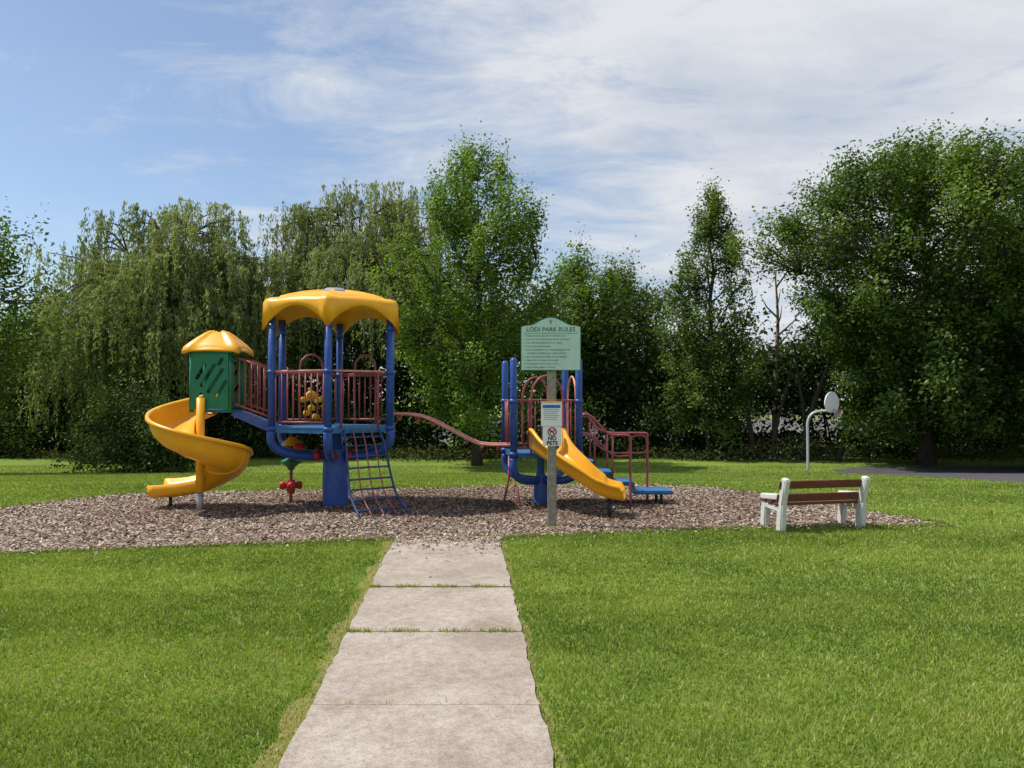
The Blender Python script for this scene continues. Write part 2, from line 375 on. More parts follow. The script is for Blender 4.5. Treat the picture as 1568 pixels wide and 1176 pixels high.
def tree(name,base,h,prof,mleaf,seed,ncl=260,lpc=120,ls=.13,r0=.28,nl=16,rise=.22,sig=(.35,.6),lean=(0,0),asp=.6,tintb=0,shell=.42,bark=None,t0=.15,rag=1.0,void=1.0):
    rn=random.Random(seed); root=empty(name,base)
    V,F,nodes,R=branches(base,h,prof,r0,nl,rise,rn,lean=lean,t0=t0)
    NA=np.array([tuple(q) for q in nodes]); lo,hi=prof[0][0],prof[-1][0]
    C=[];T=[]
    ph=[rn.uniform(0,6.28) for _ in range(4)]
    mx=max(q[1] for q in prof)
    tries=0
    while len(C)<ncl and tries<ncl*40:
        tries+=1
        f=rn.uniform(lo,hi); r=R(f)
        if rn.random()>(r/mx)**1.2+.06: continue
        a=rn.uniform(0,6.28); zz=f*h
        nz=1+rag*(.15*math.sin(3*a+ph[0]+zz*.5)+.11*math.sin(5*a+ph[1]-zz*.9)+.10*math.sin(zz*1.7+ph[2]+a))
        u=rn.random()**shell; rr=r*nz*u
        px,py=rr*math.cos(a),rr*math.sin(a)
        if math.sin(px*1.25+ph[0])+math.sin(py*1.1+ph[1])+math.sin(zz*1.35+ph[2]+px*.4)>void+.4*u: continue
        C.append((base[0]+lean[0]*f+px,base[1]+lean[1]*f+py,base[2]+zz+.3*rn.uniform(-1,1))); T.append((u,rn.random(),f))
    for i,c in enumerate(C):
        c=Vector(c); d=((NA-np.array(c))**2).sum(1)+np.where(NA[:,2]>c.z,6,0); q=nodes[int(d.argmin())]
        md=q.lerp(c,.5)+Vector([rn.uniform(-.15,.15) for _ in range(3)])
        tube_geo(V,F,[q,md,c+(c-q)*.12],[.045*h/15,.03*h/15,.01],4,False)
    obj('trunk_and_limbs',V,F,bark or M_bark,root,True)
    C=np.array(C); T=np.array(T); n=len(C)
    ci=np.repeat(np.arange(n),(lpc*rng.uniform(.35,1.6,n)).astype(int)); N=len(ci)
    ax=C-np.array([base[0],base[1],base[2]+h*.25]); ax/=np.linalg.norm(ax,axis=1)[:,None]; ax=ax+np.array([0,0,.35])+rng.normal(0,.35,ax.shape); ax/=np.linalg.norm(ax,axis=1)[:,None]
    P=C[ci]+ax[ci]*rng.normal(0,sig[1],N)[:,None]+rng.normal(0,sig[0],(N,3))
    stray=rng.random(N)<.03; P[stray]+=rng.normal(0,.25,(stray.sum(),3))
    keep=P[:,2]>base[2]+.05; P=P[keep]; ci=ci[keep]; N=len(P)
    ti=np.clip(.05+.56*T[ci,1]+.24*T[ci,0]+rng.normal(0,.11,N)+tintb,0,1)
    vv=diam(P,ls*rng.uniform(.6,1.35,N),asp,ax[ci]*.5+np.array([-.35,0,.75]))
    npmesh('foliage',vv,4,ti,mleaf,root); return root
def willow(name,base,h,lobes,mleaf,seed,nst=1400,ls=.2,r0=.5):
    """lobes: (dx,dy,ztop,rx,rz) domes"""
    rn=random.Random(seed); root=empty(name,base)
    rmax=max(abs(l[0])+l[3] for l in lobes)
    V,F,nodes,R=branches(base,h,[(.1,rmax*.3),(.5,rmax*.6),(.7,rmax*.5),(.9,rmax*.25),(1,rmax*.1)],r0,20,.3,rn,tfrac=.72)
    NA=np.array([tuple(q) for q in nodes])
    PP=[];TT=[]
    wts=[l[3]**2 for l in lobes]
    for b in range(nst//12):
        l=rn.choices(lobes,wts)[0]; a=rn.uniform(0,6.28); cphi=rn.random()**.85; r=math.sqrt(max(0,1-cphi*cphi))
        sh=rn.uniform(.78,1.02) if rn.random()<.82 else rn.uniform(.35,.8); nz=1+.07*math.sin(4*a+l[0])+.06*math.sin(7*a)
        p=np.array([base[0]+l[0]+l[3]*r*sh*nz*math.cos(a),base[1]+l[1]+l[3]*r*sh*nz*math.sin(a),base[2]+l[2]-l[4]*(1-cphi*sh)])
        d=((NA-p)**2).sum(1); q=nodes[int(d.argmin())]; c=Vector(p)
        tube_geo(V,F,[q,q.lerp(c,.5)+Vector((0,0,.3)),c-Vector((0,0,.1))],[.07,.045,.015],4,False)
        Lb=rn.uniform(1.0,3.4)*(1+.5*r); tb=rn.random()
        for s in range(12):
            p2=p+np.array([rn.gauss(0,.6),rn.gauss(0,.6),rn.gauss(0,.22)])
            Ln=Lb*rn.uniform(.6,1.25); n=int(Ln*13)+5
            tt=np.sort(rng.random(n)); dr=np.array([math.cos(a),math.sin(a)])*rn.uniform(.1,.5)*r
            X=p2[0]+dr[0]*tt**.7+rng.normal(0,.08,n); Y=p2[1]+dr[1]*tt+rng.normal(0,.08,n); Z=p2[2]-tt**1.25*Ln+.25*np.sin(tt*3.1)
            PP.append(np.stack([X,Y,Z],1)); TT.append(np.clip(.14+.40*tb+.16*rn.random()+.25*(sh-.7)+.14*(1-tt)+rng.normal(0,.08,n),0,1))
    obj('trunk_and_limbs',V,F,M_bark,root,True)
    P=np.concatenate(PP);ti=np.concatenate(TT); k=P[:,2]>base[2]+.2; P=P[k];ti=ti[k];N=len(P)
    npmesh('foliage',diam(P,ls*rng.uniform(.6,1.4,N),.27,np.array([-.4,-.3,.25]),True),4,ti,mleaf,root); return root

L_fresh=leafmat('leaves_fresh',[(0,(.026,.065,.011)),(.45,(.11,.20,.028)),(1,(.27,.40,.07))],.42,.02)
L_will=leafmat('leaves_willow',[(0,(.05,.08,.03)),(.45,(.17,.22,.085)),(1,(.34,.40,.18))],.4,.02)
L_dark=leafmat('leaves_dark',[(0,(.012,.03,.006)),(.45,(.055,.11,.017)),(1,(.18,.28,.045))],.38,.02)
L_mid=leafmat('leaves_mid',[(0,(.020,.045,.010)),(.45,(.085,.15,.028)),(1,(.21,.30,.065))],.4,.02)
L_under=leafmat('leaves_under',[(0,(.010,.024,.006)),(.45,(.034,.068,.014)),(.8,(.09,.145,.033)),(1,(.17,.23,.07))],.33,.02)
G=-1.7
tree('maple_tree',(-1.9,42,G),17.3,[(.12,1.6),(.2,3.2),(.32,4.3),(.5,4.7),(.66,4.3),(.8,3.5),(.9,2.3),(1,.8)],L_fresh,3,ncl=430,lpc=145,ls=.09,r0=.26,nl=26,rise=.28,sig=(.24,.5),void=1.1)
willow('willow_tree',(-22.5,50,G),16,[(0,0,17.0,5.5,8),(-4.6,-.5,15.6,3.8,7),(4.6,0,16.2,4.0,8),(0,-3,13,5.5,6),(-2.5,-4.5,9.6,3.6,4.5),(2,-3,14,5,7),(5.6,-1,13,3,6)],L_will,5,nst=3000,ls=.14)
willow('willow_tree',(-10.8,55,G),19,[(0,0,19.6,4.8,9),(-3.8,0,17.6,3.8,8),(3.4,-1,19.3,3.4,8),(1,-3,15,5.0,7),(-4.2,-2,12.5,3.6,6),(4.5,-1,13,3,6)],L_will,8,nst=2600,ls=.14)
tree('cottonwood_tree',(4.6,54,G),14.3,[(.15,1.5),(.4,3.0),(.65,2.8),(.85,1.7),(1,.5)],L_fresh,11,ncl=180,lpc=130,ls=.115,nl=12,void=1.1,rag=1.3)
tree('cottonwood_tree',(8.0,57,G),13.2,[(.15,2),(.4,3.3),(.7,3.0),(.88,2.0),(1,.6)],L_mid,12,ncl=190,lpc=130,ls=.115,nl=12,void=1.1,rag=1.3)
tree('cottonwood_tree',(11.3,60,G),11.6,[(.15,2),(.4,3.0),(.7,2.2),(1,.6)],L_mid,13,ncl=130,lpc=110,ls=.12,nl=12,void=1.2)
tree('ash_tree',(12.2,47,G),16.2,[(.10,2.2),(.25,2.9),(.45,2.7),(.6,2.3),(.72,2.0),(.82,1.3),(.92,.9),(1,.3)],L_mid,14,ncl=250,lpc=130,ls=.09,nl=20,rise=.2,sig=(.25,.42),rag=1.1,void=1.1)
tree('oak_tree',(22.5,42,G),17.2,[(.10,3.5),(.22,4.9),(.4,5.6),(.56,6.3),(.68,8.3),(.80,7.8),(.9,5.9),(1,2.4)],L_dark,15,ncl=960,lpc=155,ls=.105,r0=.42,nl=28,rise=.3,sig=(.34,.42),tintb=.02,void=1.2)
tree('oak_tree',(30.0,38.5,G),13.6,[(.04,3.5),(.3,5.6),(.6,6.4),(.8,5.0),(1,1.7)],L_dark,16,ncl=500,lpc=140,ls=.11,r0=.3,nl=20,tintb=.02,void=1.2,sig=(.34,.42))
tree('elm_tree',(-25.4,34,float(zg(34))),12.4,[(.15,2),(.4,3.6),(.65,4.5),(.85,3.8),(1,1)],L_mid,17,ncl=190,lpc=120,ls=.105,r0=.25,nl=18,rag=1.3)
tree('broadleaf_tree',(-36.5,58,G),10.0,[(.02,4),(.3,6),(.6,5.6),(.85,3.6),(1,1)],L_fresh,18,ncl=300,lpc=130,ls=.13,nl=14,sig=(.5,.5),t0=.05)
tree('broadleaf_tree',(-27,60,G),8.5,[(.02,4),(.3,5),(.6,4.6),(.85,3.2),(1,1)],L_fresh,19,ncl=180,lpc=120,ls=.14,nl=14,sig=(.5,.5),t0=.05)
tree('spruce_shrub',(-18.8,38.5,G),4.8,[(.02,2.8),(.3,2.5),(.6,1.7),(.85,.9),(1,.3)],L_under,20,ncl=150,lpc=120,ls=.08,nl=14,r0=.14,sig=(.35,.25),t0=.05,tintb=.08)
# dead snag
rn=random.Random(4); V,F=[],[]
tube_geo(V,F,smooth_path([(17.0,50,G),(17.1,50,3),(17.3,50.1,7),(17.1,50,10.3)],5),[.22-.012*i for i in range(16)],7)
for i in range(9):
    z0=4+i*.65; s=Vector((17.2,50,z0)); a=rn.uniform(0,6.28); l=rn.uniform(1,2.6)
    tube_geo(V,F,[s,s+Vector((math.cos(a)*l*.5,math.sin(a)*l*.4,l*.45)),s+Vector((math.cos(a)*l*.8,math.sin(a)*l*.5,l))],[.07,.045,.012],5)
obj('dead_tree',V,F,M_dead,None,True)

# thicket (undergrowth mass)
def hprof(x):
    return np.interp(x,[-60,-42,-30,-22,-12,-4,2,8,14,17,19,24,32,42,60],[6,7,7,7.2,8.5,9.5,10,9.5,8.5,7.2,7.2,10,11,11,9])
ncl=1750
cx=rng.uniform(-52,48,ncl); cy=rng.uniform(49,58,ncl); hz=hprof(cx)*(.8+.4*lown(cx,cy,.9)); cz=G+hz*rng.random(ncl)**.8
ci=np.repeat(np.arange(ncl),100); N=len(ci); P=np.stack([cx[ci],cy[ci],cz[ci]],1)+rng.normal(0,1,(N,3))*np.array([.7,.6,.55])
k=P[:,2]>G; k&=~((P[:,0]>14.5)&(P[:,0]<25)&(P[:,2]<1.1+.4*np.sin(P[:,0]*1.7))&(P[:,2]>-.5)&(rng.random(N)<.85))
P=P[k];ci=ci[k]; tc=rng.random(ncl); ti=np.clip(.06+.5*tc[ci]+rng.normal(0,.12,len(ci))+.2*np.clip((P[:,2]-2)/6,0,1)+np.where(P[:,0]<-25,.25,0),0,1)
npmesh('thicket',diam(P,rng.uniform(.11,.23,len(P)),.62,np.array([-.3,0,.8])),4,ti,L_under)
V,F=[],[]; rn=random.Random(9)
for i in range(90):
    x0=rn.uniform(-40,40); y0=rn.uniform(49,56); hh=rn.uniform(4,8); dx=rn.uniform(-1.4,1.4)
    tube_geo(V,F,smooth_path([(x0,y0,G-.1),(x0+dx*.3,y0,G+hh*.4),(x0+dx,y0+rn.uniform(-.5,.5),G+hh)],4),[.10-.010*j for j in range(9)],5)
for (x0,y0,x1,hh,r) in ((14.6,46.5,13.2,7,.2),(15.4,46,16.9,6,.14),(17.0,45.5,19.5,8,.22),(17.6,46,17.0,7,.16),(19.0,45,21.5,7,.18),(11.9,46.5,10.8,7,.17)):
    tube_geo(V,F,smooth_path([(x0,y0,G-.1),(x0+(x1-x0)*.25,y0,G+hh*.35),(x0+(x1-x0)*.7,y0+.2,G+hh*.7),(x1,y0+.4,G+hh)],4),[r*(1-.055*j) for j in range(13)],7)
obj('thicket_stems',V,F,M_bark,None,True)
# bushes just in front of the thicket
ncl=420
cx=rng.uniform(-44,44,ncl); cy=46.8+rng.uniform(0,3,ncl); hz=(1.2+3.2*lown(cx,cy,.55,2.)); cz=G+hz*rng.random(ncl)**.8; kx=~((cx>14.5)&(cx<21)); cx,cy,cz=cx[kx],cy[kx],cz[kx]; ncl=len(cx)
ci=np.repeat(np.arange(ncl),140); N=len(ci); P=np.stack([cx[ci],cy[ci],cz[ci]],1)+rng.normal(0,1,(N,3))*np.array([.55,.5,.4]); k=P[:,2]>G; P=P[k];ci=ci[k]
tc=rng.random(ncl); ti=np.clip(.12+.5*tc[ci]+rng.normal(0,.12,len(ci)),0,1)
npmesh('bush_row',diam(P,rng.uniform(.07,.15,len(P)),.6,np.array([-.3,0,.8])),4,ti,L_under)
# low weeds / brush at wood edge
N=40000; x=rng.uniform(-45,45,N); y=45.5+rng.random(N)*6+1.5*np.sin(x*.35); y=np.where(x>15,y-1.0,y); hh=(.25+.9*lown(x,y,.8))*rng.random(N)
hh*=np.where(x>12,1.5,1.0)
P=np.stack([x,y,zg(y)+hh],1)
M_weed=leafmat('weeds',[(0,(.04,.055,.02)),(.4,(.09,.11,.04)),(.75,(.17,.18,.085)),(1,(.30,.27,.18))],.3,0)
npmesh('weeds',diam(P,rng.uniform(.05,.14,N),.4,np.array([0,0,.5])),4,np.clip(rng.beta(2,2.5,N)+np.where(x>12,.12,-.05),0,1),M_weed)
# gravel railway embankment and wall behind the trees
M_grav=mat('gravel_bank',(.17,.165,.155),.95,var=.45,scale=3,bump=1,bscale=9)
V=[];F=[]
for i,xx in enumerate(range(-60,61,6)):
    V+=[(xx,63,G),(xx,66.5,.1+random.uniform(-.1,.1)),(xx,72,.1),(xx,77,G)]
n=len(V)//4
for i in range(n-1):
    for j in range(3): a=i*4+j; F.append((a,a+4,a+5,a+1))
obj('gravel_embankment',V,F,M_grav)
M_pale=mat('pale_concrete',(.45,.45,.45),.8,var=.3,scale=2)
gr=empty('low_concrete_wall',(24,68.2,.1)); box('wall_beam',(24,68.2,.68),(14,.12,.42),M_pale,gr)
for i in range(5): box('wall_post_%d'%i,(17.2+i*3.4,68.15,.45),(.3,.3,1.0),M_pale,gr)

# ------------------------------------------------------------------ playground
pg=empty('playground_structure',(-3.33,14.45,0))
CX,CY=-3.33,14.45; DZ=1.47
A=[math.radians(-82+60*k) for k in range(6)]
def hv(k,R=1.2,z=0): return Vector((CX+R*math.cos(A[k%6]),CY+R*math.sin(A[k%6]),z))
for k in range(6):
    p0=hv(k)
    tube('post_%d'%k,[p0+Vector((0,0,1.35)),p0+Vector((0,0,3.5))],.066,M_bl,pg,18)
    c0=Vector((CX,CY,0)); d=(p0-c0).normalized()
    pts=smooth_path([p0+Vector((0,0,1.40)),p0+Vector((0,0,1.22)),c0+d*1.08+Vector((0,0,1.08)),c0+d*.85+Vector((0,0,.98)),c0+d*.5+Vector((0,0,.93)),c0+d*.12+Vector((0,0,.93))],6)
    tube('arm_%d'%k,pts,.078,M_bl,pg,16)
    for q,zz in enumerate((1.42,2.42,3.22)): tube('collar_%d_%d'%(k,q),[p0+Vector((0,0,zz)),p0+Vector((0,0,zz+.07))],.083,M_bl,pg,18)
    tube('clamp_%d'%k,[c0+d*.30+Vector((0,0,.93)),c0+d*.42+Vector((0,0,.93))],.097,M_rd,pg,16)
lathe('trunk',(CX+.05,CY-.1,0),[(.235,-.05),(.235,.5),(.225,.85),(.19,.92),(.18,1.05),(.12,1.12),(.08,1.47)],M_bl,pg,32)
V=[hv(k,1.2,DZ) for k in range(6)]+[hv(k,1.2,DZ-.09) for k in range(6)]
F=[tuple(range(6)),tuple(range(6,12))[::-1]]+[(k,k+6,(k+1)%6+6,(k+1)%6) for k in range(6)]
obj('deck',V,F,M_bl2,pg)
def dome(name,cx,cy,R,n,rot,rings,zc,zm,m,parent,pw=.55,round_=.25):
    K=n*14; V,F=[],[]
    def rad(a):
        s=2*math.pi/n; b=((a-rot)%s)-s/2; return R*((1-round_)*math.cos(s/2)/math.cos(b)+round_*math.cos(s/2)*1.06)
    rl=list(rings)+[None]
    for ri,rg in enumerate(rl):
        for k in range(K):
            a=rot+2*math.pi*k/K; tt=(k%14)/14; arch=math.sin(math.pi*tt)**pw
            rib=.035*math.exp(-(min(tt,1-tt)/.07)**2)
            if rg: f,z=rg; z=z-(.05*f*f*(1-arch))
            else: f=1.015; z=zc+(zm-zc)*arch
            r=rad(a)*f+rib*min(1,f*1.5); V.append((cx+r*math.cos(a),cy+r*math.sin(a),z+rib*(1 if rg else 0)))
    for i in range(len(rl)-1):
        for k in range(K): F.append((i*K+k,(i+1)*K+k,(i+1)*K+(k+1)%K,i*K+(k+1)%K))
    F.append(tuple(range(K)))
    o=obj(name,V,F,m,parent,True); s=o.modifiers.new('s','SOLIDIFY'); s.thickness=.035; s.offset=-1; return o
dome('roof',CX,CY,1.34,6,A[0],[(.05,3.99),(.25,3.97),(.45,3.93),(.62,3.88),(.76,3.83),(.78,3.805),(.90,3.79),(.97,3.76),(1.0,3.70)],3.20,3.62,M_or,pg,pw=.7,round_=.12)
lathe('roof_cap',(CX,CY,3.94),[(.26,-.02),(.24,.06),(.16,.11),(.05,.12)],M_gy,pg)
def barpanel(name,p0,p1,z0,z1,m,parent,gap=.115,inset=.09,dz=0,r=.0135):
    p0=Vector(p0);p1=Vector(p1); d=(p1-p0); L=d.length; d.normalize(); a=p0+d*inset; b=p1-d*inset; l=[]
    def zz(f,z): return z+dz*f
    l.append(([a+Vector((0,0,zz(0,z0))),b+Vector((0,0,zz(1,z0)))],r*1.5)); l.append(([a+Vector((0,0,zz(0,z1))),b+Vector((0,0,zz(1,z1)))],r*1.5))
    n=max(2,int((b-a).length/gap))
    for i in range(n+1):
        f=i/n; q=a.lerp(b,f); l.append(([q+Vector((0,0,zz(f,z0))),q+Vector((0,0,zz(f,z1)))],r))
    return tubes(name,l,m,parent,7)
for nme,a,b in (('bar_panel_front',5,0),('bar_panel_back_a',2,3),('bar_panel_back_b',3,4)):
    barpanel(nme,hv(a),hv(b),DZ+.1,2.44,M_mr,pg)
for i,(a,b) in enumerate(((2,3),(3,4),(5,0),(0,1),(1,2))):
    p0=hv(a);p1=hv(b); l=[([p0+Vector((0,0,2.47)),p1+Vector((0,0,2.47))],.02)]; tubes('top_rail_%d'%i,l,M_pk if i in(2,3) else M_mr,pg)
    if i in (0,1,4):
        m0=p0.lerp(p1,.3);m1=p0.lerp(p1,.7); mm=p0.lerp(p1,.5)
        tube('hand_loop_%d'%i,smooth_path([m0+Vector((0,0,DZ)),m0+Vector((0,0,2.55)),m0.lerp(mm,.35)+Vector((0,0,2.78)),mm+Vector((0,0,2.85)),m1.lerp(mm,.35)+Vector((0,0,2.78)),m1+Vector((0,0,2.55)),m1+Vector((0,0,DZ))],6),.02,M_mr,pg,8)
p0=hv(0);p1=hv(1); d=(p1-p0)
for s,nm in ((.2,'grab_bar_near'),(.8,'grab_bar_far')):
    q=p0+d*s; tube(nm,[q+Vector((0,0,DZ)),q+Vector((0,0,2.47))],.02,M_mr,pg,8)
p0=hv(1);p1=hv(2); barpanel('bar_panel_side',p0,p0.lerp(p1,.35),DZ+.1,2.44,M_mr,pg,inset=.05)
q=hv(3).lerp(hv(4),.5); dd=(hv(4)-hv(3)).normalized(); nn=Vector((-dd.y,dd.x,0))
for i,(ox,oz,r) in enumerate(((0,2.04,.10),(-.16,1.96,.055),(.16,1.96,.055),(0,1.80,.06),(-.09,1.62,.06),(.1,1.70,.06))):
    c0=q+dd*ox+Vector((0,0,oz)); tube('game_wheel_%d'%i,[c0-nn*.04,c0+nn*.04],r,M_or,pg,20)
sx,sy=-4.22,14.75
tube('twister_post',[(sx,sy,-.05),(sx,sy,1.4)],.03,M_mr,pg,10)
lathe('twister_cup',(sx,sy,.62),[(.05,0),(.08,.06),(.19,.14),(.19,.18),(.1,.22),(.04,.24)],M_gr,pg)
for i in range(4):
    a=i*math.pi/2+.3; e=Vector((sx+.21*math.cos(a),sy+.21*math.sin(a),.33))
    tube('twister_seat_%d'%i,smooth_path([(sx,sy,.33),((sx+e.x)/2,(sy+e.y)/2,.33),e],4),[.05,.05,.055,.06,.065,.075,.08,.075,.05],M_rd,pg,12)
lathe('twister_hub',(sx,sy,.18),[(.07,0),(.09,.12),(.07,.25)],M_rd,pg)
lathe('bell_cup',(sx+.05,sy-.1,1.1),[(.2,0),(.18,.05),(.1,.11),(.06,.16)],M_or,pg)
lathe('bell_ball',(sx+.25,sy-.3,1.02),[(.05,0),(.11,.03),(.12,.08),(.06,.13)],M_rd,pg)
# curved climbing net ladder
p0=hv(0);p1=hv(1); mid=p0.lerp(p1,.52); sd=(p1-p0).normalized(); out=Vector((sd.y,-sd.x,0))
prof=smooth_path([(0.03,0,DZ-.04),(.16,0,1.22),(.26,0,.92),(.36,0,.6),(.52,0,.3),(.92,0,.0)],4)
def lp(f,s):
    k=f*(len(prof)-1);i=min(int(k),len(prof)-2);q=prof[i].lerp(prof[i+1],k-i); wd=.34+.12*f
    return mid+sd*s*wd+out*q.x+Vector((0,0,q.z))
M_navy=mat('navy_coating',(.02,.045,.16),.5,var=.3,scale=9,bump=.05)
la=[([lp(j/16,s) for j in range(17)],.02 if abs(s)==1 else .013) for s in (-1,1)]
tubes('ladder_rails',la,M_navy,pg); tubes('ladder_strands',[([lp(j/16,s) for j in range(17)],.012) for s in (-.5,0,.5)],M_mr,pg)
tubes('ladder_rungs',[([lp(f,s/4) for s in range(-4,5)],.016) for f in (.12,.24,.36,.48,.6,.71,.82,.92,.99)],M_navy,pg)

# ---- spiral slide
SX,SY=-5.5,13.62
secs=[]
def prof_s(k):
    w=.42*(1-k)+.20*k; iw=.20
    return [(.10,iw),(.115,.07),(.16,.0),(.30,-.035),(.50,-.03),(.66,.03),(.76,.13),(.80,.24),(.825,w-.03),(.84,w),(.872,w+.005),(.88,w-.05)]
n=54
for i in range(n+1):
    f=i/n; th=math.radians(80+370*f); z=1.74-(1.74-.36)*f**.98
    secs.append([Vector((SX+r*math.cos(th),SY+r*math.sin(th),z+dz)) for r,dz in prof_s(max(0,(f-.85)/.15)*.6)])
for i in range(1,10):
    f=i/9; pr=prof_s(.6+.4*f); e=.36-.12*math.sin(f*1.57)
    secs.append([Vector((SX-.98*f,SY+r,e+dz)) for r,dz in pr])
V=[q for s in secs for q in s];F=[];K=len(secs[0])
for i in range(len(secs)-1):
    for j in range(K-1): a=i*K+j; F.append((a,a+1,a+K+1,a+K))
o=obj('spiral_slide',V,F,M_or,pg,True); s=o.modifiers.new('s','SOLIDIFY'); s.thickness=.025; s.offset=0
for q,si in enumerate((13,27,40)):
    tube('slide_seam_%d'%q,[v-Vector((0,0,.012)) for v in secs[si][1:-2]],.020,M_or,pg,8)
tube('slide_column',[(SX,SY,.34),(SX,SY,2.0)],.072,M_or,pg,18)
tube('slide_pole',[(SX,SY,-.1),(SX,SY,.36)],.055,M_gy,pg,16)
tube('slide_foot',[(SX-.72,SY+.45,-.05),(SX-.72,SY+.45,.22)],.028,M_blk,pg,10)
# green hood box
bx0,bx1,by0,by1=-5.70,-5.04,13.72,14.42
def slot(c,hl,w=.033,ang=58):
    a=math.radians(ang); d=Vector((math.cos(a),math.sin(a))); nrm=Vector((-d.y,d.x)); L=[]
    for s in (1,-1):
        for q in range(7):
            b=math.radians(-90+30*q); L.append(Vector(c)+s*(d*hl+d*math.cos(b)*w+nrm*math.sin(b)*w))
    return [(q.x,q.y) for q in L]
Wd=bx1-bx0; H=.99
outl=[(0,0),(Wd,0),(Wd,H),(0,H)]
slots=[slot((.17,.66),.13),slot((.30,.60),.21),slot((.43,.50),.23),slot((.54,.36),.15),slot((.16,.22),.05),slot((.52,.84),.05)]
Mf=Matrix.Translation((bx0,by0,1.80))@Matrix.Rotation(math.radians(90),4,'X')
polyplate('hood_panel_front',[outl]+slots,.04,Mf,M_gr,pg)
Mb=Matrix.Translation((bx0,by1,1.80))@Matrix.Rotation(math.radians(90),4,'X')
polyplate('hood_panel_back',[outl]+slots,.04,Mb,M_gr,pg)
for i,(xx,yy) in enumerate(((bx0-.01,by0+.03),(bx1+.01,by0+.03),(bx0-.01,by1-.07),(bx1+.01,by1-.07))): tube('hood_post_%d'%i,[(xx,yy,1.74),(xx,yy,2.86)],.045,M_gr,pg,12)
box('hood_lip',((bx0+bx1)/2,(by0+by1)/2,2.815),(Wd+.14,.86,.04),M_gr,pg)
box('hood_deck',((bx0+bx1)/2+.1,(by0+by1)/2,1.76),(Wd-.1,.68,.05),M_bl2,pg)
dome('hood_roof',(bx0+bx1)/2+.02,(by0+by1)/2,.66,4,math.radians(45+4),[(.12,3.19),(.26,3.185),(.40,3.14),(.6,3.06),(.8,2.98),(.96,2.91),(1,2.86)],2.78,2.86,M_or,pg,round_=.0)
# bridge
a0=Vector((bx1+.02,by0+.08,0)); b0=hv(5); a1=Vector((bx1+.02,by1-.05,0)); b1=hv(4)
V=[(a0.x,a0.y,1.78),(b0.x,b0.y,DZ),(b1.x,b1.y,DZ),(a1.x,a1.y,1.78)]; V+=[(p[0],p[1],p[2]-.1) for p in V]
obj('bridge_deck',V,[(0,1,2,3),(7,6,5,4),(0,4,5,1),(3,2,6,7),(1,5,6,2),(0,3,7,4)],M_bl,pg)
barpanel('bridge_rail_front',a0,b0,1.90,2.74,M_mr,pg,gap=.1,inset=.03,dz=-.24)
barpanel('bridge_rail_back',a1,b1,1.90,2.74,M_mr,pg,gap=.1,inset=.03,dz=-.24)
# ---- ladder bridge between towers
c1=[(-2.28,14.62,1.70),(-1.85,14.6,1.68),(-1.5,14.58,1.58),(-.75,14.54,1.2),(-.5,14.52,1.13),(.0,14.5,1.12)]
sp=smooth_path(c1,6)
tubes('bridge_rails',[([q+Vector((0,s,0)) for q in sp],.024) for s in (-.24,.24)],M_pk,pg)
tubes('bridge_rungs',[([q+Vector((0,-.24,0)),q+Vector((0,-.2,-.11)),q+Vector((0,.2,-.11)),q+Vector((0,.24,0))],.018) for q in sp[2::5]],M_mr,pg)
# ---- second tower
TX,TY,T2=.54,14.55,1.0
def sv(x,y,z=0):
    a=math.radians(8); return Vector((TX+x*math.cos(a)-y*math.sin(a),TY+x*math.sin(a)+y*math.cos(a),z))
cor=[(-.6,-.6),(.6,-.6),(.6,.6),(-.6,.6)]
for k,(x,y) in enumerate(cor):
    p0=sv(x,y); tube('tower_post_%d'%k,[p0+Vector((0,0,.85)),p0+Vector((0,0,2.68)),p0+Vector((0,0,2.72))],[.064,.064,.03],M_bl,pg,18)
    tube('tower_arm_%d'%k,smooth_path([sv(x,y,.9),sv(x,y,.72),sv(x*.86,y*.86,.56),sv(x*.55,y*.55,.47),sv(x*.1,y*.1,.45)],6),.07,M_bl,pg,14)
    for q,zz in enumerate((.95,1.9)): tube('tower_collar_%d_%d'%(k,q),[p0+Vector((0,0,zz)),p0+Vector((0,0,zz+.07))],.08,M_bl,pg,18)
lathe('tower_trunk',(TX,TY,0),[(.13,-.05),(.13,.4),(.11,.5),(.07,.6),(.07,.95)],M_bl,pg)
V=[sv(x,y,T2) for x,y in cor]+[sv(x,y,T2-.09) for x,y in cor]; obj('tower_deck',V,[(0,1,2,3),(7,6,5,4),(0,4,5,1),(1,5,6,2),(2,6,7,3),(3,7,4,0)],M_bl2,pg)
barpanel('tower_rail_back',sv(.6,.6),sv(-.6,.6),1.1,1.95,M_mr,pg)
barpanel('tower_rail_left',sv(-.6,.6),sv(-.6,.1),1.1,1.95,M_mr,pg)
barpanel('tower_rail_left_front',sv(-.6,-.6),sv(-.6,-.25),1.1,1.95,M_mr,pg)
barpanel('tower_rail_front_a',sv(-.6,-.6),sv(-.27,-.6),1.1,1.95,M_mr,pg,inset=.06)
barpanel('tower_rail_front_b',sv(.6,-.6),sv(.3,-.6),1.1,1.95,M_mr,pg,inset=.06)
for i,(xa,ya,xb,yb) in enumerate(((-.25,.6,.25,.6),(-.28,-.6,.3,-.6),(.6,-.35,.6,.35))):
    m0=sv(xa,ya);m1=sv(xb,yb);mm=m0.lerp(m1,.5)
    tube('tower_loop_%d'%i,smooth_path([m0+Vector((0,0,T2)),m0+Vector((0,0,2.0)),m0.lerp(mm,.35)+Vector((0,0,2.3)),mm+Vector((0,0,2.4)),m1.lerp(mm,.35)+Vector((0,0,2.3)),m1+Vector((0,0,2.0)),m1+Vector((0,0,T2))],6),.02,M_pk if i==2 else M_mr,pg,8)
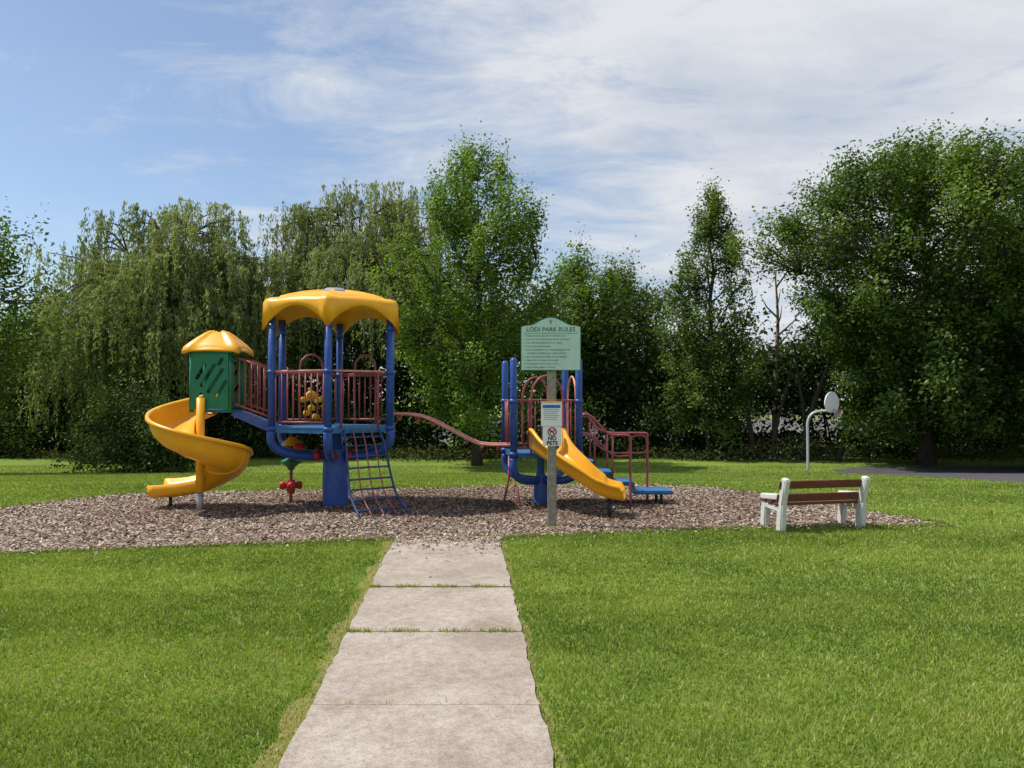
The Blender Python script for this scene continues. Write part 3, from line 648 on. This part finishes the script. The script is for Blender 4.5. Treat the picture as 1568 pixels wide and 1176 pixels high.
tubes('tower_brace',[([sv(-.75,-.2,-.05),sv(-.62,-.1,.5),sv(-.6,.0,.9)],.022),([sv(-.45,-.55,-.05),sv(-.5,-.3,.35),sv(-.6,0,.5)],.022)],M_mr,pg)
# small slide
sp=smooth_path([(.60,14.02,1.0),(.66,13.72,.99),(.84,13.42,.86),(1.14,13.16,.64),(1.46,13.0,.42),(1.64,12.95,.34),(1.88,12.90,.31)],7)
secs=[]
for i,q in enumerate(sp):
    tg=(sp[min(i+1,len(sp)-1)]-sp[max(i-1,0)]); tg.z=0; tg.normalize(); la=Vector((tg.y,-tg.x,0)); f=i/(len(sp)-1)
    w=.29; hh=.34-.11*f-.06*(f>.97)+.12*math.exp(-((f-.12)/.12)**2)
    secs.append([q+la*s+Vector((0,0,dz)) for s,dz in ((-w-.04,hh-.05),(-w-.035,hh),(-w,hh),(-w+.015,.1),(-w+.08,.01),(0,-.01),(w-.08,.01),(w-.015,.1),(w,hh),(w+.035,hh),(w+.04,hh-.05))])
V=[q for s in secs for q in s];F=[];K=len(secs[0])
for i in range(len(secs)-1):
    for j in range(K-1): a=i*K+j; F.append((a,a+1,a+K+1,a+K))
o=obj('small_slide',V,F,M_or,pg,True); s=o.modifiers.new('s','SOLIDIFY'); s.thickness=.022; s.offset=0
tubes('small_slide_feet',[([(1.62,12.80,-.05),(1.62,12.80,.32)],.026),([(1.64,13.1,-.05),(1.64,13.1,.32)],.026)],M_blk,pg)
# transfer steps
for i,(xa,xb,z,ya,yb) in enumerate(((1.18,1.55,.82,14.25,15.0),(1.55,1.88,.63,14.25,15.0),(1.88,2.28,.44,14.28,15.0),(2.25,3.0,.27,14.3,15.0))):
    box('step_%d'%i,((xa+xb)/2,(ya+yb)/2,z-.03),(xb-xa-.012,yb-ya,.07),M_bl2,pg,bev=.02)
    if i<3: box('riser_%d'%i,(xb-.015,(ya+yb)/2,z-.13),(.02,yb-ya-.06,.14),M_bl,pg,bev=.004)
rails=[]
for yy,e in ((14.22,0),(15.03,.45)):
    rails.append((smooth_path([(1.28,yy,1.0),(1.28,yy,1.62),(1.45,yy,1.66),(1.78,yy,1.34),(2.1+e,yy,1.31),(2.18+e,yy,1.24),(2.18+e,yy,.9),(2.18+e,yy,-.05)],5),.024))
    rails.append((smooth_path([(1.28,yy,1.3),(1.5,yy,1.28),(1.85,yy,.95),(2.18+e,yy,.93)],4),.018))
    rails.append(([(1.85,yy,.35),(1.85,yy,1.32)],.022))
    rails.append(([(1.52,yy,.6),(1.52,yy,1.58)],.018))
rails.append((smooth_path([(2.3,15.03,.25),(2.3,15.03,1.1),(2.35,15.03,1.24),(2.55,15.03,1.26),(2.63,15.03,1.1),(2.63,15.03,.25)],5),.022))
tubes('step_rails',rails,M_mr,pg,10)
tubes('step_legs',[([(2.78,14.4,-.05),(2.78,14.4,.24)],.028),([(2.78,14.9,-.05),(2.78,14.9,.24)],.028),([(2.0,14.9,-.05),(2.0,14.9,.4)],.028)],M_blk,pg)

# ------------------------------------------------------------------ sign
sg=empty('park_rules_sign',(.62,11.98,0))
box('post',(.62,11.98,1.55),(.135,.10,3.2),M_wood,sg,bev=.012)
def text(name,s,x,z,size,m,y,align='LEFT',ex=.0015,sx=1,bold=0):
    c=bpy.data.curves.new(name,'FONT'); c.body=s; c.size=size; c.align_x=align; c.extrude=ex; c.offset=bold
    o=bpy.data.objects.new(name,c); o.location=(x,y,z); o.rotation_euler=(math.pi/2,0,0); o.scale=(sx,1,1); c.materials.append(m)
    sc.collection.objects.link(o); o.parent=sg; o.matrix_parent_inverse=Matrix.Translation(-Vector(sg.location)); return o
bx=.135; bw=.93; z0,z1=2.42,3.10
outl=[(0,0),(bw,0),(bw,z1-z0),(bw-.06,z1-z0+.02)]
for i in range(13):
    f=i/12; outl.append((bw-.16-(bw-.32)*f, z1-z0+.03+.12*math.sin(math.pi*f)**1.3))
outl+=[(.06,z1-z0+.02),(0,z1-z0)]
Ms=Matrix.Translation((bx,11.925,z0))@Matrix.Rotation(math.radians(90),4,'X')
polyplate('board_border',[outl],.022,Ms,M_txt,sg)
inner=[(bw/2+(p[0]-bw/2)*.975,.34+(p[1]-.34)*.968) for p in outl]
Ms=Matrix.Translation((bx,11.9025,z0))@Matrix.Rotation(math.radians(90),4,'X')
polyplate('board_face',[inner],.004,Ms,M_signb,sg)
yt=11.896
M_ttl=mat('sign_title_green',(.02,.08,.06),.5,bump=0)
text('title','LODI PARK RULES',bx+bw/2,z1-.075,.094,M_ttl,yt,'CENTER')
box('title_rule',(bx+bw/2,yt,z1-.105),(bw*.9,.003,.005),M_txt,sg,bev=0)
lines=['1. PARK HOURS 6:00 AM TO 10:00 PM DAILY','2. NO MOTOR VEHICLES ON GRASS OR PATHS','3. ALL PETS PROHIBITED IN PLAY AREA','4. NO GLASS CONTAINERS','5. ADULT SUPERVISION IS RECOMMENDED FOR','    CHILDREN UNDER EIGHT YEARS OF AGE','6. DO NOT DAMAGE TREES OR EQUIPMENT','7. FIRES ONLY IN GRILLS PROVIDED','8. PLEASE KEEP YOUR PARK CLEAN','9. VIOLATORS SUBJECT TO FINE']
for i,s in enumerate(lines): text('line_%d'%i,s,bx+.06,z1-.155-i*.054,.033,M_txt,yt,sx=1.0,bold=-.0006)
text('crest','Y',bx+bw/2,z1+.035,.10,M_ttl,yt,'CENTER')
box('notice_board',(.61,11.915,1.745),(.32,.02,.37),M_signw,sg,bev=.002)
box('notice_header',(.61,11.902,1.865),(.27,.004,.045),M_blue2,sg,bev=0)
box('notice_top',(.61,11.912,1.938),(.325,.03,.02),M_or,sg,bev=.002)
for i in range(6): box('notice_line_%d'%i,(.61-.01*(i%3),11.903,1.815-i*.03),(.24-.02*(i%3),.003,.009),M_gy,sg,bev=0)
box('no_pets_board',(.62,11.915,1.405),(.29,.02,.30),M_signw,sg,bev=.002)
V,F=[],[]; R=.062; cx,cz=.62,1.475
tube_geo(V,F,[(cx+R*math.cos(a*math.pi/16),11.902,cz+R*math.sin(a*math.pi/16)) for a in range(33)],.010,6,False)
tube_geo(V,F,[(cx-R*.7,11.900,cz+R*.7),(cx+R*.7,11.900,cz-R*.7)],.008,6); obj('no_symbol',V,F,M_rd,sg)
dog=[(-.035,-.03),(-.025,-.03),(-.022,-.008),(.01,-.008),(.014,-.03),(.024,-.03),(.024,.008),(.032,.018),(.042,.018),(.042,.027),(.03,.034),(.022,.032),(.014,.012),(-.022,.012),(-.036,.026),(-.04,.024),(-.032,.005)]
polyplate('dog_print',[dog],.002,Matrix.Translation((cx,11.9035,cz))@Matrix.Rotation(math.radians(90),4,'X'),M_blk,sg)
text('no_text','NO',.62,1.345,.082,M_blk,11.903,'CENTER',bold=.003); text('pets_text','PETS',.62,1.272,.082,M_blk,11.903,'CENTER',bold=.003)

# ------------------------------------------------------------------ bench
bn=empty('park_bench',(4.66,11.85,0)); 
def bbar(name,x,p,q,th,w,m):
    P=Vector((x,p[0],p[1]));Q=Vector((x,q[0],q[1])); d=Q-P; ang=math.atan2(d.z,d.y)
    bm=bmesh.new(); bmesh.ops.create_cube(bm,size=1); bmesh.ops.scale(bm,vec=(w,d.length,th),verts=bm.verts)
    bmesh.ops.bevel(bm,geom=bm.edges[:],offset=.018,segments=3,affect='EDGES')
    bmesh.ops.transform(bm,matrix=Matrix.Translation((P+Q)/2)@Matrix.Rotation(ang,4,'X'),verts=bm.verts)
    me=bpy.data.meshes.new(name); bm.to_mesh(me); bm.free(); me.materials.append(m); me.shade_smooth()
    o=bpy.data.objects.new(name,me); sc.collection.objects.link(o); o.parent=bn; md=o.modifiers.new('e','EDGE_SPLIT'); md.split_angle=.9; return o
for s,x in (('left',-.68),('right',.68)):
    bbar('back_leg_'+s,x,(-.12,-.04),(-.16,.42),.14,.10,M_wh); bbar('back_post_'+s,x,(-.15,.36),(-.27,.80),.12,.098,M_wh)
    bbar('front_leg_'+s,x,(.33,-.04),(.27,.48),.13,.10,M_wh); bbar('arm_'+s,x,(.37,.47),(-.16,.515),.095,.102,M_wh)
    bbar('seat_beam_'+s,x,(.30,.36),(-.14,.33),.10,.096,M_wh)
for i,(y,z,w,h) in enumerate(((.27,.43,.15,.04),(.09,.415,.15,.04),(-.08,.405,.13,.04))): box('seat_slat_%d'%i,(0,y,z),(1.5,w,h),M_slat,None).parent=bn
for i,(y,z) in enumerate(((-.135,.50),(-.205,.70))):
    box('back_slat_%d'%i,(0,y,z),(1.5,.04,.12),M_slat,None,rot=Matrix.Rotation(math.radians(14),4,'X')).parent=bn
bn.rotation_euler=(0,0,math.radians(13))

# ------------------------------------------------------------------ basketball hoop
bh=empty('basketball_hoop',(14.56,38,G))
M_hp=mat('painted_hoop_pole',(.50,.51,.52),.5,.2,var=.15)
tube('pole',smooth_path([(14.56,38,G-.1),(14.56,38,.2),(14.56,38,.75),(14.68,37.98,1.1),(14.95,37.95,1.3),(15.55,37.85,1.38)],6),.065,M_hp,bh)
fan=[(-.62,.30),(-.45,.05),(-.2,0),(.2,0),(.45,.05),(.62,.30)]+[(.66*math.cos(a*math.pi/12),.42+.60*math.sin(a*math.pi/12)) for a in range(0,13)]
ha=math.radians(38)
Mb=Matrix.Translation((15.68,37.85,1.28))@Matrix.Rotation(ha,4,'Z')@Matrix.Rotation(math.radians(90),4,'X')
M_bb=mat('white_backboard',(.85,.86,.87),.35,var=.04,bump=0)
polyplate('backboard',[fan],.04,Mb,M_bb,bh)
hd=Vector((math.sin(ha),-math.cos(ha),0)); hc=Vector((15.68,37.85,1.40))+hd*.34
tube('rim',[hc+Vector((.23*math.cos(a*math.pi/12),.23*math.sin(a*math.pi/12),0)) for a in range(25)],.022,M_rd,bh,8,False)
tubes('net',[([hc+Vector((.22*math.cos(a),.22*math.sin(a),0)),hc+Vector((.12*math.cos(a+.4),.12*math.sin(a+.4),-.4))],.006) for a in [i*.523 for i in range(12)]],M_signw,bh,4)

# ------------------------------------------------------------------ sky, sun, camera
sd=Vector((-.52,.08,.85)).normalized(); el=math.asin(sd.z); az=math.atan2(sd.x,sd.y)
w=bpy.data.worlds.new('World'); sc.world=w; w.use_nodes=True; t=w.node_tree; t.nodes.clear()
o=t.nodes.new('ShaderNodeOutputWorld'); bg=t.nodes.new('ShaderNodeBackground'); bg.inputs[1].default_value=.14
sk=t.nodes.new('ShaderNodeTexSky'); sk.sky_type='NISHITA'; sk.sun_disc=False; sk.sun_elevation=el; sk.sun_rotation=az; sk.air_density=1.0; sk.dust_density=.5; sk.ozone_density=2.0
tc=t.nodes.new('ShaderNodeTexCoord'); sx_=t.nodes.new('ShaderNodeSeparateXYZ'); t.links.new(tc.outputs['Generated'],sx_.inputs[0])
def mth(op,a,b=None,clamp=False):
    n=t.nodes.new('ShaderNodeMath'); n.operation=op; n.use_clamp=clamp
    for i,v in enumerate((a,b)):
        if v is None: continue
        if hasattr(v,'links'): t.links.new(v,n.inputs[i])
        else: n.inputs[i].default_value=v
    return n.outputs[0]
zc=mth('ADD',mth('MAXIMUM',sx_.outputs[2],0.0),.16)
cx=mth('DIVIDE',sx_.outputs[0],zc); cy=mth('DIVIDE',sx_.outputs[1],zc)
cb=t.nodes.new('ShaderNodeCombineXYZ'); t.links.new(cx,cb.inputs[0]); t.links.new(cy,cb.inputs[1])
mp=t.nodes.new('ShaderNodeMapping'); mp.inputs['Rotation'].default_value=(0,0,.5); mp.inputs['Scale'].default_value=(.9,1.4,1); mp.inputs['Location'].default_value=(3.1,1.7,0); t.links.new(cb.outputs[0],mp.inputs[0])
na=noise_n(t,.6,3,.5,mp.outputs[0],.4); nb=noise_n(t,2.6,11,.68,mp.outputs[0],.5); nd=noise_n(t,1.3,8,.62,mp.outputs[0],.3)
f=mth('ADD',mth('MULTIPLY',na.outputs[0],.68),mth('MULTIPLY',nb.outputs[0],.80))
f=mth('ADD',f,mth('MULTIPLY',sx_.outputs[0],.32))
rp=ramp_n(t,f,[(.58,(0,0,0)),(.70,(.42,.42,.42)),(.86,(.97,.97,.97))]); 
ff=mth('ADD',mth('MULTIPLY',rp.outputs[0],.88),.10,True)
cc=ramp_n(t,nd.outputs[0],[(.38,(.72,.77,.85)),(.60,(1,1,1))])
cl=mix_n(t,1,cc.outputs[0],(5.6,5.75,6.0),'MULTIPLY')
col=mix_n(t,ff,sk.outputs[0],cl)
t.links.new(col,bg.inputs[0]); t.links.new(bg.outputs[0],o.inputs[0])
L=bpy.data.lights.new('sun','SUN'); L.energy=4.9; L.angle=math.radians(.55); L.color=(1,.955,.88)
lo=bpy.data.objects.new('sun',L); sc.collection.objects.link(lo); lo.rotation_euler=sd.to_track_quat('Z','Y').to_euler(); lo.location=(-20,10,30)
cam=bpy.data.cameras.new('camera'); cam.lens=27.1; cam.sensor_width=36; cam.clip_end=3000; cam.clip_start=.05
co=bpy.data.objects.new('camera',cam); sc.collection.objects.link(co); co.location=(0,0,2.0); co.rotation_euler=(math.radians(91.02),0,0); sc.camera=co
